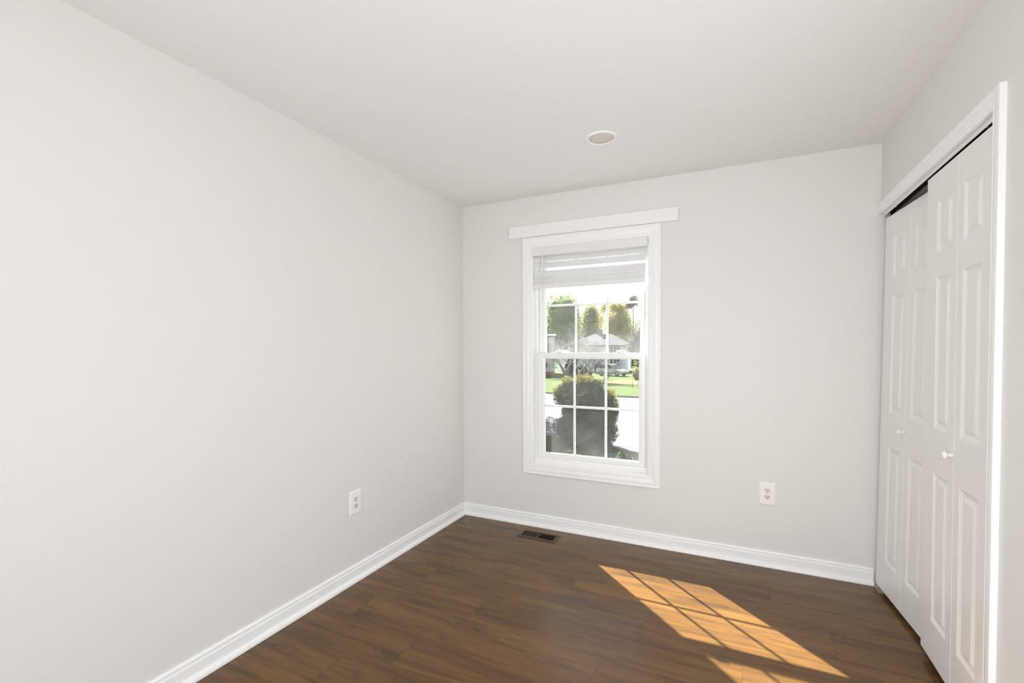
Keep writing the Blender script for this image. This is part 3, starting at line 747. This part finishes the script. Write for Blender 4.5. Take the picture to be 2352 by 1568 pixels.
# --- grey-roofed house in the middle
hm = tag(empty('house', (-19.0, 74, G)), 'white house with grey hipped roof and a chimney in the middle of the view', 'house')
B(-4.0, 5.0, 0, 6.5, 0, 4.4).build('siding_wall', M_siding, hm)
B(-6.0, -4.0, .6, 6, 0, 2.7).build('wing_wall', M_siding, hm)
MB().prism([(.2, 2.7), (3.3, 3.7), (6.4, 2.7)], -6.3, -4.0, 0).build('wing_roof', M_roof, hm)
e0, er, ov = 4.4, 6.30, .4
rf = MB()
rf.add([(-4.5, -ov, e0), (5.4, -ov, e0), (5.4, 6.5+ov, e0), (-4.5, 6.5+ov, e0), (-.4, 3.2, er), (2.6, 3.2, er),
        (-4.5, -ov, e0-.16), (5.4, -ov, e0-.16), (5.4, 6.5+ov, e0-.16), (-4.5, 6.5+ov, e0-.16)],
       [(0, 1, 5, 4), (1, 2, 5), (2, 3, 4, 5), (3, 0, 4), (0, 6, 7, 1), (1, 7, 8, 2), (2, 8, 9, 3), (3, 9, 6, 0), (6, 9, 8, 7)])
rf.build('roof', M_roof, hm)
MB().box(.35, .95, 2.9, 3.6, 5.2, 7.0).box(.28, 1.02, 2.83, 3.67, 6.85, 7.05).build('chimney', M_chimney, hm)
for x in (3.35, 3.88, 4.41):
    f = MB().box(x-.265, x+.265, -.10, 0, 1.0, 4.2).build('window_frame', M_wtrim, hm)
    MB().box(x-.19, x+.19, -.12, -.09, 1.1, 2.55).box(x-.19, x+.19, -.12, -.09, 2.65, 4.1).build('window_glass', M_win, f)
f = MB().box(-3.2, -2.2, -.10, 0, 1.5, 3.3).build('window_frame', M_wtrim, hm); MB().box(-3.1, -2.74, -.12, -.09, 1.6, 3.2).box(-2.66, -2.3, -.12, -.09, 1.6, 3.2).build('window_glass', M_win, f)
# side wing to the right, behind the car
hw = tag(empty('house', (-9.6, 79.5, G)), 'low white house wing behind the dark shrub at right', 'house')
B(-2.2, 5, 0, 6, 0, 3.1).build('siding_wall', M_siding, hw)
MB().prism([(-.5, 3.05), (3, 4.3), (6.5, 3.05)], -2.5, 5.3, 0).build('roof', M_roof, hw)
f = B(-.9, -.1, -.08, 0, 1.4, 2.6).build('window_frame', M_wtrim, hw); B(-.8, -.2, -.1, -.07, 1.5, 2.5).build('window_glass', M_win, f)

# --- parked car
def make_car():
    c = tag(empty('parked_car', (-13.15, 64.0, G+.10)), 'silver car parked in front of the white house, facing right', 'car')
    c.rotation_euler = (0, 0, math.radians(-24))
    hw_ = .86
    def loft(secs, name, m, parent, bevel=0):
        mb = MB(); n = len(secs[0]); mb.loops(secs); mb.add(secs[0], [tuple(range(n))]); mb.add(secs[-1], [tuple(range(n))])
        return mb.build(name, m, parent, bevel=bevel, seg=3)
    # body: side outline (x, z) swept across the width with rounded flanks
    side = [(-2.15, .38), (-2.2, .62), (-2.12, 1.0), (-.9, 1.02), (.85, 1.0), (1.45, .93), (2.0, .78), (2.15, .60), (2.12, .36), (1.9, .26), (-1.95, .26)]
    secs = []
    for y, k in ((-hw_, .955), (-hw_+.05, .99), (-hw_*.5, 1.0), (hw_*.5, 1.0), (hw_-.05, .99), (hw_, .955)):
        secs.append([(x*k, y, .6+(z-.6)*k) for x, z in side])
    body = loft(secs, 'body', M_car, c)
    cab = [(-2.02, 1.0), (-1.85, 1.50), (-1.5, 1.62), (-.2, 1.64), (.25, 1.58), (1.15, 1.0)]
    secs = [[(x, y*(1-.14*max(0, z-1.0)/.62), z) for x, z in cab] for y in (-hw_+.03, hw_-.03)]
    loft(secs, 'cabin', M_car, c, .04)
    for s in (-1, 1):
        g = MB()
        def pane(p): 
            vs = [Vector((x, s*((hw_-.03)*(1-.14*max(0, z-1.0)/.62)+.006), z)) for x, z in p]
            g.add(vs, [tuple(range(len(vs)))])
        pane([(-1.86, 1.06), (-1.74, 1.48), (-1.15, 1.52), (-1.1, 1.06)])
        pane([(-1.02, 1.06), (-1.06, 1.53), (-.35, 1.54), (-.30, 1.06)])
        pane([(-.22, 1.06), (-.26, 1.54), (.18, 1.50), (.85, 1.06)])
        g.build('side_window', M_win, c)
        B(-2.0, 1.9, s*hw_-.02, s*hw_+.02, .40, .50).build('side_moulding', M_carlow, c)
    ws = MB(); ws.add([(.33, -.68, 1.55), (.33, .68, 1.55), (1.12, .74, 1.035), (1.12, -.74, 1.035)], [(0, 1, 2, 3)]); ws.build('windshield', M_win, c)
    for s in (-1, 1): B(2.02, 2.14, s*.62-.16, s*.62+.16, .60, .74).build('headlight', M_light, c, bevel=.02)
    B(2.05, 2.20, -.80, .80, .30, .50).build('bumper', M_carlow, c, bevel=.03)
    for x in (-1.35, 1.32):
        for s in (-1, 1):
            wl = MB().lathe([(.20, -.10), (.31, -.09), (.33, -.05), (.33, .05), (.31, .09), (.20, .10)], Matrix.Translation((x, s*(hw_-.09), .33)) @ Matrix.Rotation(math.pi/2, 4, 'X'), 24).build('wheel', M_tyre, c)
            MB().lathe([(.19, -.012), (.19, .012), (.05, .02)], Matrix.Translation((x, s*(hw_+.012), .33)) @ Matrix.Rotation(-s*math.pi/2, 4, 'X'), 20).build('wheel_rim', M_rim, wl)
make_car()
